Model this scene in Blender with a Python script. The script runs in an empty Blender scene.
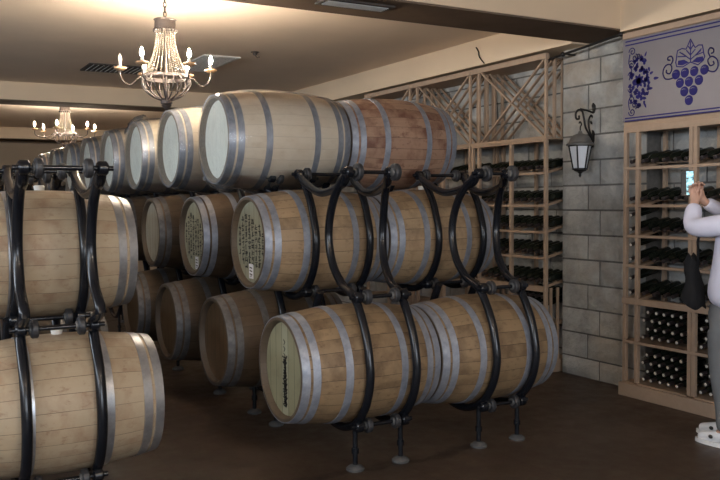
import bpy, bmesh, math, random
from mathutils import Vector, Matrix
R = random.Random(7)
S = bpy.context.scene
COL = S.collection
H = 1.58          # eye height: the floor is z = 0
PI = math.pi

# ------------------------------------------------------------------ helpers
def link(o, parent=None):
    COL.objects.link(o)
    if parent: o.parent = parent
    return o

def tag(o, label=None, cat=None, group=None, kind=None):
    if label: o['label'] = label
    if cat: o['category'] = cat
    if group: o['group'] = group
    if kind: o['kind'] = kind
    return o

def empty(name, loc, label, cat, group=None, rotz=0):
    o = bpy.data.objects.new(name, None); o.empty_display_size = .1
    o.location = loc; o.rotation_euler = (0, 0, rotz)
    link(o); return tag(o, label, cat, group)

def finish(name, bm, mat, parent=None, loc=(0, 0, 0), smooth=35):
    me = bpy.data.meshes.new(name)
    bmesh.ops.recalc_face_normals(bm, faces=bm.faces[:])
    bm.to_mesh(me); bm.free()
    if smooth:
        for p in me.polygons: p.use_smooth = True
        me.set_sharp_from_angle(angle=math.radians(smooth))
    for m in (mat if isinstance(mat, (list, tuple)) else [mat]): me.materials.append(m)
    o = bpy.data.objects.new(name, me); o.location = loc
    return link(o, parent)

def BM(): return bmesh.new()

def box(bm, x0, x1, y0, y1, z0, z1, bev=0.0):
    vs = [bm.verts.new((x, y, z)) for x in (x0, x1) for y in (y0, y1) for z in (z0, z1)]
    fs = [(0, 1, 3, 2), (4, 6, 7, 5), (0, 4, 5, 1), (2, 3, 7, 6), (0, 2, 6, 4), (1, 5, 7, 3)]
    faces = [bm.faces.new([vs[i] for i in f]) for f in fs]
    if bev:
        es = set(e for f in faces for e in f.edges)
        bmesh.ops.bevel(bm, geom=list(es), offset=bev, segments=1, affect='EDGES', clamp_overlap=True)

def bar(bm, a, b, w, d, up=(1, 0, 0)):
    """rectangular bar from a to b; w measured across, d along `up`"""
    a, b = Vector(a), Vector(b); t = (b - a).normalized(); u = Vector(up)
    u = (u - t * u.dot(t)).normalized(); s = t.cross(u)
    vs = [bm.verts.new(p + u * (i * d / 2) + s * (j * w / 2)) for p in (a, b) for i, j in ((-1, -1), (1, -1), (1, 1), (-1, 1))]
    for f in ((0, 1, 2, 3), (7, 6, 5, 4), (0, 4, 5, 1), (1, 5, 6, 2), (2, 6, 7, 3), (3, 7, 4, 0)):
        bm.faces.new([vs[i] for i in f])

def smooth_path(pts, sub=6, closed=False):
    P = [Vector(p) for p in pts]; n = len(P); out = []
    for i in range(n - 1):
        p0 = P[max(i - 1, 0)]; p1 = P[i]; p2 = P[i + 1]; p3 = P[min(i + 2, n - 1)]
        for k in range(sub):
            t = k / sub
            out.append(.5 * ((2 * p1) + (p2 - p0) * t + (2 * p0 - 5 * p1 + 4 * p2 - p3) * t * t + (3 * p1 - p0 - 3 * p2 + p3) * t ** 3))
    out.append(P[-1]); return out

def tube(bm, pts, r, n=10, sub=0, caps=True):
    P = smooth_path(pts, sub) if sub else [Vector(p) for p in pts]
    m = len(P); rs = r if isinstance(r, (list, tuple)) else [r] * m
    if len(rs) != m: rs = [rs[min(int(i * len(rs) / m), len(rs) - 1)] for i in range(m)]
    t = (P[1] - P[0]).normalized()
    u = t.orthogonal().normalized(); rings = []
    for i in range(m):
        t = (P[min(i + 1, m - 1)] - P[max(i - 1, 0)]).normalized()
        u = (u - t * u.dot(t)).normalized(); s = t.cross(u)
        rings.append([bm.verts.new(P[i] + (u * math.cos(2 * PI * k / n) + s * math.sin(2 * PI * k / n)) * rs[i]) for k in range(n)])
    for i in range(m - 1):
        for k in range(n):
            bm.faces.new((rings[i][k], rings[i][(k + 1) % n], rings[i + 1][(k + 1) % n], rings[i + 1][k]))
    if caps:
        bm.faces.new(rings[0][::-1]); bm.faces.new(rings[-1])

def lathe(bm, prof, n=24, axis='Z', c=(0, 0, 0), close=False, wob=None):
    """prof: (radius, along) pairs; r = 0 makes a pole"""
    c = Vector(c); rings = []
    for r, s in prof:
        if r < 1e-6:
            rings.append([bm.verts.new(c + (Vector((0, 0, s)) if axis == 'Z' else Vector((s, 0, 0))))]); continue
        ring = []
        for k in range(n):
            a = 2 * PI * k / n; q = r * (wob(a, s) if wob else 1)
            v = Vector((q * math.cos(a), q * math.sin(a), s)) if axis == 'Z' else Vector((s, q * math.cos(a), q * math.sin(a)))
            ring.append(bm.verts.new(c + v))
        rings.append(ring)
    pairs = list(zip(rings, rings[1:])) + ([(rings[-1], rings[0])] if close else [])
    for A, B in pairs:
        if len(A) == 1 and len(B) == 1: continue
        for k in range(n):
            q = [A[k % len(A)], A[(k + 1) % len(A)], B[(k + 1) % len(B)], B[k % len(B)]]
            q2 = []
            for v in q:
                if v not in q2: q2.append(v)
            if len(q2) > 2: bm.faces.new(q2)

def disc_x(bm, c, r, w, n=20, bev=.006):
    lathe(bm, [(0, -w / 2), (r - bev, -w / 2), (r, -w / 2 + bev), (r, w / 2 - bev), (r - bev, w / 2), (0, w / 2)], n, 'X', c)

def copy_tree(o, parent=None):
    c = o.copy(); COL.objects.link(c)
    if parent: c.parent = parent
    for ch in [x for x in KIDS.get(o.name, [])]:
        copy_tree(ch, c)
    return c
KIDS = {}
def kids(root):
    for o in bpy.data.objects:
        if o.parent: KIDS.setdefault(o.parent.name, [])
        if o.parent and o not in KIDS[o.parent.name]: KIDS[o.parent.name].append(o)

# ------------------------------------------------------------------ materials
class NT:
    def __init__(s, name):
        s.m = bpy.data.materials.new(name); s.m.use_nodes = True; s.t = s.m.node_tree
        s.b = s.t.nodes['Principled BSDF']; s.out = s.t.nodes['Material Output']
    def n(s, typ, **kw):
        x = s.t.nodes.new(typ)
        for k, v in kw.items():
            if k.startswith('i_'):
                key = k[2:]; x.inputs[int(key) if key.isdigit() else key.replace('_', ' ')].default_value = v
            else: setattr(x, k, v)
        return x
    def l(s, a, b): s.t.links.new(a, b)
    def math(s, op, a, b=None, c=None):
        x = s.n('ShaderNodeMath', operation=op)
        for i, v in enumerate((a, b, c)):
            if v is None: continue
            if isinstance(v, (int, float)): x.inputs[i].default_value = v
            else: s.l(v, x.inputs[i])
        return x.outputs[0]
    def obj(s): return s.n('ShaderNodeTexCoord').outputs['Object']
    def scale(s, v, sc):
        x = s.n('ShaderNodeVectorMath', operation='MULTIPLY'); s.l(v, x.inputs[0]); x.inputs[1].default_value = sc; return x.outputs[0]
    def add(s, v, w):
        x = s.n('ShaderNodeVectorMath', operation='ADD'); s.l(v, x.inputs[0]); s.l(w, x.inputs[1]); return x.outputs[0]
    def noise(s, v, sc, det=4, rough=.55):
        x = s.n('ShaderNodeTexNoise'); x.inputs['Scale'].default_value = sc; x.inputs['Detail'].default_value = det
        x.inputs['Roughness'].default_value = rough; s.l(v, x.inputs['Vector']); return x.outputs['Fac']
    def ramp(s, f, stops):
        x = s.n('ShaderNodeValToRGB'); e = x.color_ramp.elements
        while len(e) < len(stops): e.new(.5)
        for q, (p, c) in zip(e, stops): q.position = p; q.color = (*c, 1) if len(c) == 3 else c
        s.l(f, x.inputs[0]); return x.outputs[0]
    def mix(s, f, a, b, mode='MIX'):
        x = s.n('ShaderNodeMix', data_type='RGBA', blend_type=mode)
        for i, v in ((0, f), (6, a), (7, b)):
            if isinstance(v, (int, float)): x.inputs[i].default_value = v
            elif isinstance(v, tuple): x.inputs[i].default_value = (*v, 1)
            else: s.l(v, x.inputs[i])
        return x.outputs[2]
    def bump(s, h, st=.3, d=.01):
        x = s.n('ShaderNodeBump'); x.inputs['Strength'].default_value = st; x.inputs['Distance'].default_value = d
        s.l(h, x.inputs['Height']); s.l(x.outputs[0], s.b.inputs['Normal'])
    def col(s, c):
        if isinstance(c, tuple): s.b.inputs['Base Color'].default_value = (*c, 1)
        else: s.l(c, s.b.inputs['Base Color'])
    def set(s, rough=.5, metal=0, spec=.5, coat=0):
        s.b.inputs['Roughness'].default_value = rough; s.b.inputs['Metallic'].default_value = metal
        s.b.inputs['Specular IOR Level'].default_value = spec; s.b.inputs['Coat Weight'].default_value = coat
        s.b.inputs['Coat Roughness'].default_value = .15
        return s

def plain(name, c, rough=.5, metal=0, spec=.5, var=.15, sc=12, coat=0):
    t = NT(name); v = t.obj(); f = t.noise(v, sc)
    t.col(t.ramp(f, [(.25, tuple(x * (1 - var) for x in c)), (.75, tuple(min(1, x * (1 + var)) for x in c))]))
    t.set(rough, metal, spec, coat); return t.m

def stave_mat(name, light, mid, stain, stain_amt=.5, n=27, rough=.55, joint=.55):
    t = NT(name); v = t.obj()
    sep = t.n('ShaderNodeSeparateXYZ'); t.l(v, sep.inputs[0])
    rnd = t.n('ShaderNodeObjectInfo').outputs['Random']
    ang = t.math('MULTIPLY', t.math('ARCTAN2', sep.outputs[2], sep.outputs[1]), n / (2 * PI))
    sid = t.math('FLOOR', ang); fr = t.math('FRACT', ang)
    wn = t.n('ShaderNodeTexWhiteNoise', noise_dimensions='2D'); cb = t.n('ShaderNodeCombineXYZ')
    t.l(sid, cb.inputs[0]); t.l(rnd, cb.inputs[1]); t.l(cb.outputs[0], wn.inputs['Vector'])
    off = t.n('ShaderNodeCombineXYZ'); t.l(t.math('MULTIPLY', rnd, 37.0), off.inputs[0]); t.l(t.math('MULTIPLY', wn.outputs['Value'], 9.0), off.inputs[1])
    grain = t.noise(t.add(t.scale(v, (2.2, 26, 26)), off.outputs[0]), 1.5, 6, .65)
    blotch = t.noise(t.add(t.scale(v, (1.3, 1, 1)), off.outputs[0]), 4.5, 5, .6)
    c = t.mix(grain, light, mid)
    c = t.mix(t.math('MULTIPLY', wn.outputs['Value'], .45), c, mid)
    sm = t.ramp(blotch, [(.46, (0, 0, 0)), (.66, (1, 1, 1))])
    c = t.mix(t.math('MULTIPLY', sm, stain_amt), c, stain)
    d = t.math('ABSOLUTE', t.math('SUBTRACT', fr, .5))
    jl = t.math('GREATER_THAN', d, .482)
    jn = t.math('MULTIPLY', jl, t.math('MULTIPLY', t.noise(t.add(t.scale(v, (3, 8, 8)), off.outputs[0]), 1.2, 2), joint * 2))
    c = t.mix(t.math('MINIMUM', jn, .9), c, tuple(x * .22 for x in stain))
    fine = t.ramp(t.noise(t.add(t.scale(v, (9, 14, 14)), off.outputs[0]), 2.0, 5, .7), [(.56, (0, 0, 0)), (.68, (1, 1, 1))])
    c = t.mix(t.math('MULTIPLY', fine, stain_amt * .85), c, stain)
    rr_ = t.math('SQRT', t.math('ADD', t.math('MULTIPLY', sep.outputs[1], sep.outputs[1]), t.math('MULTIPLY', sep.outputs[2], sep.outputs[2])))
    chime = t.math('MAXIMUM', t.math('GREATER_THAN', t.math('ABSOLUTE', sep.outputs[0]), .463), t.math('LESS_THAN', rr_, .300))
    c = t.mix(t.math('MULTIPLY', chime, .8), c, (.085, .065, .048))   # weathered end grain of the chime
    t.col(c); t.set(rough, 0, .35)
    t.bump(t.math('SUBTRACT', grain, t.math('MULTIPLY', jl, .9)), .25, .004); return t.m

def head_mat(name, a, b, stain, w=.085, amt=.4, centre=None, vert=True, joint=.8):
    t = NT(name); v = t.obj()
    sep = t.n('ShaderNodeSeparateXYZ'); t.l(v, sep.inputs[0])
    rnd = t.n('ShaderNodeObjectInfo').outputs['Random']
    y = t.math('DIVIDE', t.math('ADD', sep.outputs[1], w / 2), w)
    sid = t.math('FLOOR', y); fr = t.math('FRACT', y)
    wn = t.n('ShaderNodeTexWhiteNoise', noise_dimensions='2D'); cb = t.n('ShaderNodeCombineXYZ')
    t.l(sid, cb.inputs[0]); t.l(rnd, cb.inputs[1]); t.l(cb.outputs[0], wn.inputs['Vector'])
    off = t.n('ShaderNodeCombineXYZ'); t.l(t.math('MULTIPLY', rnd, 31.0), off.inputs[0]); t.l(t.math('MULTIPLY', wn.outputs['Value'], 7.0), off.inputs[1])
    g = t.noise(t.add(t.scale(v, (20, 30, 2.5)), off.outputs[0]), 1.4, 5)
    c = t.mix(g, a, b)
    c = t.mix(t.math('MULTIPLY', wn.outputs['Value'], .5), c, b)
    if centre: c = t.mix(t.math('MULTIPLY', t.math('COMPARE', sid, 0.0, .1), .7), c, centre)
    bl = t.ramp(t.noise(t.add(v, off.outputs[0]), 6, 5), [(.5, (0, 0, 0)), (.72, (1, 1, 1))])
    c = t.mix(t.math('MULTIPLY', bl, amt), c, stain)
    jl = t.math('GREATER_THAN', t.math('ABSOLUTE', t.math('SUBTRACT', fr, .5)), .475)
    c = t.mix(t.math('MULTIPLY', jl, joint), c, tuple(x * .35 for x in stain))
    t.col(c); t.set(.6, 0, .3); t.bump(g, .15, .003); return t.m

def hoop_mat(name, a, b, rough=.42, metal=.75):
    t = NT(name); v = t.obj(); f = t.noise(v, 14, 6, .7)
    t.col(t.ramp(f, [(.3, a), (.7, b)])); t.set(rough, metal, .5)
    t.bump(f, .15, .003); return t.m

M = {}
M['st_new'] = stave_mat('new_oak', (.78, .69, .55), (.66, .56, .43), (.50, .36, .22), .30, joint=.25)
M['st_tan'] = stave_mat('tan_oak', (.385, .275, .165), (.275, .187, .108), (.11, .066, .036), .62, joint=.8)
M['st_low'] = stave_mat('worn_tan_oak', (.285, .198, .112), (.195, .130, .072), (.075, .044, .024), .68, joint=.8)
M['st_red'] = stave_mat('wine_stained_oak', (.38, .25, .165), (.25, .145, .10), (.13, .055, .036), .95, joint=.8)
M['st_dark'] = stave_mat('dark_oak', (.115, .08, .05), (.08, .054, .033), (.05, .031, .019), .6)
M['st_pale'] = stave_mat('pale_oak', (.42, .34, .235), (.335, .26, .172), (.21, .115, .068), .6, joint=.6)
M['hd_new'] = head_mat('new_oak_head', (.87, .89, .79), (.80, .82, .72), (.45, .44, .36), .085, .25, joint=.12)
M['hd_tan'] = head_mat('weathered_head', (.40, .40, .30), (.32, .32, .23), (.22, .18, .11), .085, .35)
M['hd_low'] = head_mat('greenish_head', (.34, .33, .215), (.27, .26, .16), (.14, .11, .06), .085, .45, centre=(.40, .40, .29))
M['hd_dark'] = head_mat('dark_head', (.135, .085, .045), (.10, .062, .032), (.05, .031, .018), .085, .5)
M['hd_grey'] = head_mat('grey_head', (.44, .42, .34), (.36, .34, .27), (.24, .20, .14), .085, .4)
M['hoop'] = hoop_mat('galvanised_hoop', (.19, .21, .255), (.36, .385, .44), .5, .5)
M['hoop_dull'] = hoop_mat('dull_hoop', (.07, .07, .075), (.17, .165, .165), .55, .4)
M['hoop_bright'] = hoop_mat('bright_hoop', (.28, .29, .31), (.50, .51, .53), .36, .75)
M['iron'] = plain('black_rack_paint', (.006, .007, .010), .22, 0, .32, .2, 30)
M['roller'] = plain('black_rubber', (.022, .022, .025), .5, 0, .5, .2, 30)
M['foot'] = plain('grey_foot', (.10, .10, .10), .5, .3, .5, .25, 30)
M['bung'] = plain('white_silicone', (.62, .60, .55), .5)
M['paper'] = plain('white_paper', (.82, .82, .85), .7)
M['ink'] = plain('dark_ink', (.022, .020, .018), .7)
M['wire_iron'] = plain('wrought_iron', (.015, .014, .014), .45, .4)

def film_mat():
    t = NT('clear_wrap'); t.t.nodes.remove(t.b)
    v = t.obj()
    tr = t.n('ShaderNodeBsdfTransparent'); tr.inputs[0].default_value = (.97, .975, .98, 1)
    gl = t.n('ShaderNodeBsdfGlossy'); gl.inputs['Roughness'].default_value = .09; gl.inputs[0].default_value = (.9, .92, .95, 1)
    di = t.n('ShaderNodeBsdfDiffuse'); di.inputs[0].default_value = (.8, .82, .84, 1)
    lw = t.n('ShaderNodeLayerWeight'); lw.inputs[0].default_value = .22
    nz = t.noise(t.scale(v, (3, 9, 9)), 2.2, 4)
    bp = t.n('ShaderNodeBump'); bp.inputs['Strength'].default_value = .35; bp.inputs['Distance'].default_value = .02
    t.l(nz, bp.inputs['Height']); t.l(bp.outputs[0], gl.inputs['Normal']); t.l(bp.outputs[0], lw.inputs['Normal'])
    m1 = t.n('ShaderNodeMixShader'); m2 = t.n('ShaderNodeMixShader')
    t.l(t.math('MULTIPLY', lw.outputs['Fresnel'], 1.0), m1.inputs[0]); t.l(tr.outputs[0], m1.inputs[1]); t.l(gl.outputs[0], m1.inputs[2])
    m2.inputs[0].default_value = .045
    t.l(m1.outputs[0], m2.inputs[1]); t.l(di.outputs[0], m2.inputs[2]); t.l(m2.outputs[0], t.out.inputs[0]); return t.m
M['film'] = film_mat()

def wood_mat(name, a, b, rough=.55):
    t = NT(name); v = t.obj(); f = t.noise(t.scale(v, (6, 6, 6)), 3.5, 6, .65)
    t.col(t.mix(f, a, b)); t.set(rough, 0, .35); t.bump(f, .12, .003); return t.m
M['wood'] = wood_mat('rack_pine', (.41, .30, .215), (.30, .21, .148))
M['wood_dark'] = wood_mat('rack_pine_side', (.40, .285, .20), (.29, .20, .135))
M['glass_dark'] = plain('bottle_glass', (.012, .015, .011), .14, 0, .6, .2, 20)
M['capsule_dark'] = plain('dark_capsule', (.03, .022, .022), .35, 0, .5)
M['capsule_pale'] = plain('pale_capsule', (.62, .58, .50), .4, .1, .5)

def stone_mat(name, tint):
    t = NT(name); v = t.obj()
    f = t.noise(v, 3.2, 8, .62); g = t.noise(v, 22, 6, .65); w = t.noise(t.scale(v, (1, 1.0, 1.2)), 1.6, 3)
    c = t.ramp(f, [(.28, tuple(x * .52 for x in tint)), (.72, tuple(x * 1.22 for x in tint))])
    br = t.ramp(w, [(.50, (0, 0, 0)), (.68, (1, 1, 1))])
    c = t.mix(t.math('MULTIPLY', br, .55), c, (tint[0] * .85, tint[1] * .66, tint[2] * .47))
    t.col(c); t.set(.85, 0, .25); t.bump(t.math('ADD', g, t.math('MULTIPLY', f, 2.5)), .7, .022); return t.m
M['stone'] = stone_mat('grey_stone', (.39, .39, .375))
M['mortar'] = plain('dark_mortar', (.13, .125, .12), .9, 0, .2, .25, 20)

def paint(name, c, var=.05, rough=.8):
    t = NT(name); v = t.obj(); f = t.noise(v, 1.1, 4); g = t.noise(v, 60, 3)
    t.col(t.ramp(f, [(.3, tuple(x * (1 - var) for x in c)), (.7, tuple(x * (1 + var) for x in c))])); t.set(rough, 0, .25)
    t.bump(g, .06, .003); return t.m
M['ceil'] = paint('beige_ceiling_paint', (.86, .72, .59))
M['beam'] = paint('beige_beam_paint', (.66, .52, .37))
M['wallp'] = paint('warm_wall_paint', (.42, .33, .24))

M['beam_shade'] = plain('beam_underside_shade', (.15, .11, .083), .9, 0, .03, .15, 3)  # shade of the beam undersides, put in as a dark brown colour

def floor_mat():
    t = NT('brown_concrete'); v = t.obj()
    sep = t.n('ShaderNodeSeparateXYZ'); t.l(v, sep.inputs[0])
    f = t.noise(v, 1.3, 7, .62); g = t.noise(v, 7, 6, .65)
    c = t.ramp(f, [(.28, (.034, .022, .0145)), (.5, (.055, .036, .024)), (.72, (.085, .059, .041))])
    c = t.mix(t.math('MULTIPLY', g, .5), c, (.075, .05, .035))
    def line(o, off, sp, wd):
        a = t.math('DIVIDE', t.math('SUBTRACT', o, off), sp)
        fr = t.math('FRACT', t.math('ADD', a, .5))
        return t.math('LESS_THAN', t.math('ABSOLUTE', t.math('SUBTRACT', fr, .5)), wd / sp)
    ln = t.math('MAXIMUM', line(sep.outputs[0], 2.66, .62, .006), line(sep.outputs[1], 4.24, 1.24, .006))
    c = t.mix(t.math('MULTIPLY', ln, .6), c, (.03, .018, .012))
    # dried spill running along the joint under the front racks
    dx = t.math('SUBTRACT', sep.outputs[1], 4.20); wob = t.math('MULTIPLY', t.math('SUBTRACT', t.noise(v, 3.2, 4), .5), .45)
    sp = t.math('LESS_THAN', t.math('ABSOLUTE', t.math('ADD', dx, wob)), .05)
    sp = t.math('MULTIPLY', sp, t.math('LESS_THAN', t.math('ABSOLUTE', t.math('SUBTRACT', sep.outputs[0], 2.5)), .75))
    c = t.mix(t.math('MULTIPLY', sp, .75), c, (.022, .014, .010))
    t.col(c); t.l(t.ramp(g, [(.3, (.34,) * 3), (.7, (.6,) * 3)]), t.b.inputs['Roughness'])
    t.b.inputs['Specular IOR Level'].default_value = .4; t.bump(g, .12, .004); return t.m
M['floor'] = floor_mat()

def emit(name, c, st):
    t = NT(name); t.b.inputs['Base Color'].default_value = (*c, 1); t.b.inputs['Emission Color'].default_value = (*c, 1)
    t.b.inputs['Emission Strength'].default_value = st; return t.m
M['bulb'] = emit('lit_bulb', (1.0, .85, .67), 1050)
M['bulb_off'] = plain('unlit_bulb', (.75, .70, .6), .2)
M['bead'] = plain('glass_beads', (.27, .225, .18), .3, 0, .6, .1, 30)
M['ch_iron'] = plain('aged_bronze', (.085, .07, .065), .5, .5, .5, .3, 30)
M['cup'] = plain('turned_wood_cup', (.55, .34, .19), .5)
M['candle'] = plain('candle_sleeve', (.70, .66, .58), .5)
M['vent'] = plain('vent_white', (.78, .78, .77), .5, .2)
M['vent_dark'] = plain('vent_dark', (.05, .04, .035), .7)
M['sign'] = plain('brushed_silver_panel', (.145, .138, .160), .42, .25, .5, .06, 2)
M['blue'] = plain('sign_blue_paint', (.014, .012, .12), .6, 0, .2)
M['lamp_glass'] = plain('frosted_lamp_glass', (.62, .64, .68), .3, 0, .5, .05)
M['lamp_cap'] = plain('dusty_lamp_cap', (.13, .125, .12), .5, .3)
M['shirt'] = plain('pale_lavender_cloth', (.62, .62, .74), .85, 0, .2, .08, 6)
M['trouser'] = plain('grey_cloth', (.135, .14, .145), .9, 0, .2, .1, 10)
M['skin'] = plain('skin', (.50, .30, .22), .5, 0, .4, .06, 10)
M['hair'] = plain('dark_hair', (.02, .016, .014), .5)
M['shoe'] = plain('white_leather', (.72, .72, .73), .45, 0, .4, .05)
M['sole'] = plain('white_rubber', (.66, .66, .66), .6)
M['black_cloth'] = plain('black_cloth', (.010, .010, .011), .85, 0, .2)
M['phone'] = plain('phone_black', (.01, .01, .011), .2)
def screen_mat():
    t = NT('phone_screen'); v = t.obj(); f = t.noise(v, 45, 2)
    c = t.ramp(f, [(.36, (.05, .06, .07)), (.46, (.25, .55, .62)), (.62, (.55, .85, .95))])
    sp = t.n('ShaderNodeSeparateXYZ'); t.l(v, sp.inputs[0])
    c = t.mix(t.math('GREATER_THAN', sp.outputs[0], -.008), (.004, .004, .005), c)
    t.col(c); t.l(c, t.b.inputs['Emission Color']); t.b.inputs['Emission Strength'].default_value = .55; return t.m
M['screen'] = screen_mat()
M['added_frame'] = plain('added_window_frame', (.05, .045, .04), .5)

# ------------------------------------------------------------------ the room
X0, X1, Y0, Y1, CZ, BZ = -5.0, 5.52, -5.0, 20.0, H + 1.59, H + 1.36
def structure(name, bm, mat, smooth=0):
    return tag(finish(name, bm, mat, smooth=smooth), kind='structure')
b = BM(); box(b, X0 - .2, X1 + .2, Y0 - .2, Y1 + .2, -.1, 0); structure('floor', b, M['floor'])
b = BM(); box(b, X0 - .2, X1 + .2, Y0 - .2, Y1 + .2, CZ, CZ + .1); structure('ceiling', b, M['ceil'])
LY0, LY1, LZ0, LZ1 = -2.0, 9.0, 1.9, 2.85
b = BM(); box(b, X0 - .2, X0, Y0 - .2, LY0, 0, CZ); box(b, X0 - .2, X0, LY1, Y1 + .2, 0, CZ)
box(b, X0 - .2, X0, LY0, LY1, 0, LZ0); box(b, X0 - .2, X0, LY0, LY1, LZ1, CZ); structure('wall_left', b, M['wallp'])
b = BM()
for i in range(9):
    y = LY0 + (LY1 - LY0) * i / 8; box(b, X0 - .13, X0 - .05, y - .03, y + .03, LZ0, LZ1)
for z in (LZ0 + .03, LZ1 - .03): box(b, X0 - .12, X0 - .06, LY0, LY1, z - .03, z + .03)
structure('added_window_2', b, M['added_frame'])  # unseen side windows, added to light the barrel heads; set high to spare the floor
b = BM(); box(b, X0, X1, Y1, Y1 + .2, 0, CZ); structure('wall_back', b, M['wallp'])
b = BM()
WX0, WX1, WZ0, WZ1 = -3.2, 3.2, 1.5, 2.8
box(b, X0, WX0, Y0 - .2, Y0, 0, CZ); box(b, WX1, X1, Y0 - .2, Y0, 0, CZ)
box(b, WX0, WX1, Y0 - .2, Y0, 0, WZ0); box(b, WX0, WX1, Y0 - .2, Y0, WZ1, CZ); structure('wall_front', b, M['wallp'])
b = BM()
for i in range(5):
    x = WX0 + (WX1 - WX0) * i / 4; box(b, x - .03, x + .03, Y0 - .13, Y0 - .05, WZ0, WZ1)
for z in (WZ0 + .03, (WZ0 + WZ1) / 2, WZ1 - .03): box(b, WX0, WX1, Y0 - .12, Y0 - .06, z - .03, z + .03)
structure('added_window_1', b, M['added_frame'])  # unseen front window, added to bring daylight from behind the camera

def stone_wall(name, x, y0, y1, z0, z1, joints, depth, seed):
    """courses of rock-faced blocks on a mortar bed, facing -x"""
    r = random.Random(seed); b = BM(); rows = .2185; zb = H + .125
    box(b, x, x + depth, y0, y1, z0, z1)
    for f in b.faces: f.material_index = 1
    k0 = int(math.floor((z0 - zb) / rows)); k = k0
    while zb + k * rows < z1 - .02:
        za, zc = max(z0, zb + k * rows), min(z1, zb + (k + 1) * rows)
        ys = joints(k, y0, y1)
        for a, c in zip(ys, ys[1:]):
            g = .008; a2, c2, p, q = a + g, c - g, za + g, zc - g
            if c2 - a2 < .03 or q - p < .03: continue
            nx, nz = max(4, int((c2 - a2) / .05)), max(3, int((q - p) / .05)); grid = []
            out = .014 + r.random() * .016; ph = [r.random() * 9 for _ in range(6)]
            for i in range(nx + 1):
                rowv = []
                for j in range(nz + 1):
                    yy = a2 + (c2 - a2) * i / nx; zz = p + (q - p) * j / nz
                    edge = min(i, nx - i, j, nz - j)
                    h = out + .009 * math.sin(yy * 19 + ph[0]) * math.sin(zz * 23 + ph[1]) + .004 * math.sin(yy * 47 + zz * 31 + ph[2]) + r.uniform(-.005, .005)
                    if edge == 0: h = .008
                    rowv.append(b.verts.new((x - h, yy, zz)))
                grid.append(rowv)
            for i in range(nx):
                for j in range(nz):
                    b.faces.new((grid[i][j], grid[i + 1][j], grid[i + 1][j + 1], grid[i][j + 1])).material_index = 0
            loop = [grid[i][0] for i in range(nx + 1)] + [grid[nx][j] for j in range(1, nz + 1)] + [grid[i][nz] for i in range(nx - 1, -1, -1)] + [grid[0][j] for j in range(nz - 1, 0, -1)]
            low = [b.verts.new((x + .004, v.co.y, v.co.z)) for v in loop]
            for i in range(len(loop)):
                j = (i + 1) % len(loop); b.faces.new((loop[i], loop[j], low[j], low[i]))
        k += 1
    o = finish(name, b, [M['stone'], M['mortar']], smooth=40); return tag(o, kind='structure')
rj = random.Random(3); offs = {}
def far_joints(k, y0, y1):
    o = (0 if k % 2 else .28) + (k * 37 % 5) * .02; ys = [y0]; y = y0 + .2 + o
    while y < y1 - .1: ys.append(y); y += .5 + ((k * 13 + len(ys) * 7) % 5) * .03
    return ys + [y1]
stone_wall('wall_right', X1, 1.0, 13.0, 0, CZ, far_joints, .2, 5)
b = BM(); box(b, X1, X1 + .2, Y0, 1.0, 0, CZ); box(b, X1, X1 + .2, 13.0, Y1, 0, CZ); structure('wall_right_plaster', b, M['wallp']).name = 'wall_right_2'
stone_wall('trim_1', 5.33, 4.70, 5.665, 0, BZ, lambda k, a, c: [a, (5.345 if k % 2 else 5.205), c], .19, 9)
# soffit along the right wall, and the ceiling beams
b = BM(); box(b, 5.12, X1, Y0, 4.80, H + 1.335, CZ); box(b, 5.12, X1, 5.34, Y1, H + 1.335, CZ); structure('trim_2', b, M['beam'])
for i, y in enumerate((-2.06, 4.80, 11.66, 18.50)):
    b = BM(); box(b, X0, 5.33 if i == 1 else 5.12, y, y + .54, BZ, CZ); structure('trim_%d' % (3 + i), b, M['beam'])
    b = BM(); box(b, X0, 5.315 if i == 1 else 5.10, y + .01, y + .53, BZ - .012, BZ); structure('trim_%d' % (7 + i), b, M['beam_shade'])  # thin dark sheet under each beam, standing in for its shade
# the unlit store beyond the last beam
b = BM(); box(b, X0, X1, 18.6, 18.7, 0, 2.35); structure('wall_store', b, M['wallp']).name = 'wall_far'

# ------------------------------------------------------------------ barrels
L, RH, RB, GAP = .93, .307, .3537, .016
def rad(s): return RB - (RB - RH) * (2 * s / L - 1) ** 2
HOOPS = [(.002, .048), (.064, .108), (.258, .304)]
def staves_bm():
    b = BM(); ins = .034
    prof = [(RH - .036, ins + .012), (RH - .034, ins), (RH - .020, .0), (RH - .004, .0)]
    N = 22
    prof += [(rad(.006 + (L - .012) * i / N), .006 + (L - .012) * i / N) for i in range(N + 1)]
    prof += [(RH - .004, L), (RH - .020, L), (RH - .034, L - ins), (RH - .036, L - ins - .012)]
    lathe(b, [(r, s - L / 2) for r, s in prof], 54, 'X'); return b
def head_bm(end):
    b = BM(); s = .036 if end == 0 else L - .036
    lathe(b, [(0, s - L / 2), (.12, s - L / 2), (RH - .030, s - L / 2), (RH - .030, s - L / 2 + (.02 if end == 0 else -.02)), (0, s - L / 2 + (.02 if end == 0 else -.02))], 48, 'X'); return b
def hoop_bm(a, c):
    b = BM(); t = .0035
    lathe(b, [(rad(a) - .004, a - L / 2), (rad(a) + t, a - L / 2), (rad((a + c) / 2) + t, (a + c) / 2 - L / 2), (rad(c) + t, c - L / 2), (rad(c) - .004, c - L / 2)], 54, 'X', close=True); return b
def bung_bm():
    b = BM(); lathe(b, [(0, RB - .01), (.026, RB - .01), (.030, RB + .022), (.024, RB + .028), (0, RB + .028)], 16, 'Z'); return b
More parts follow.
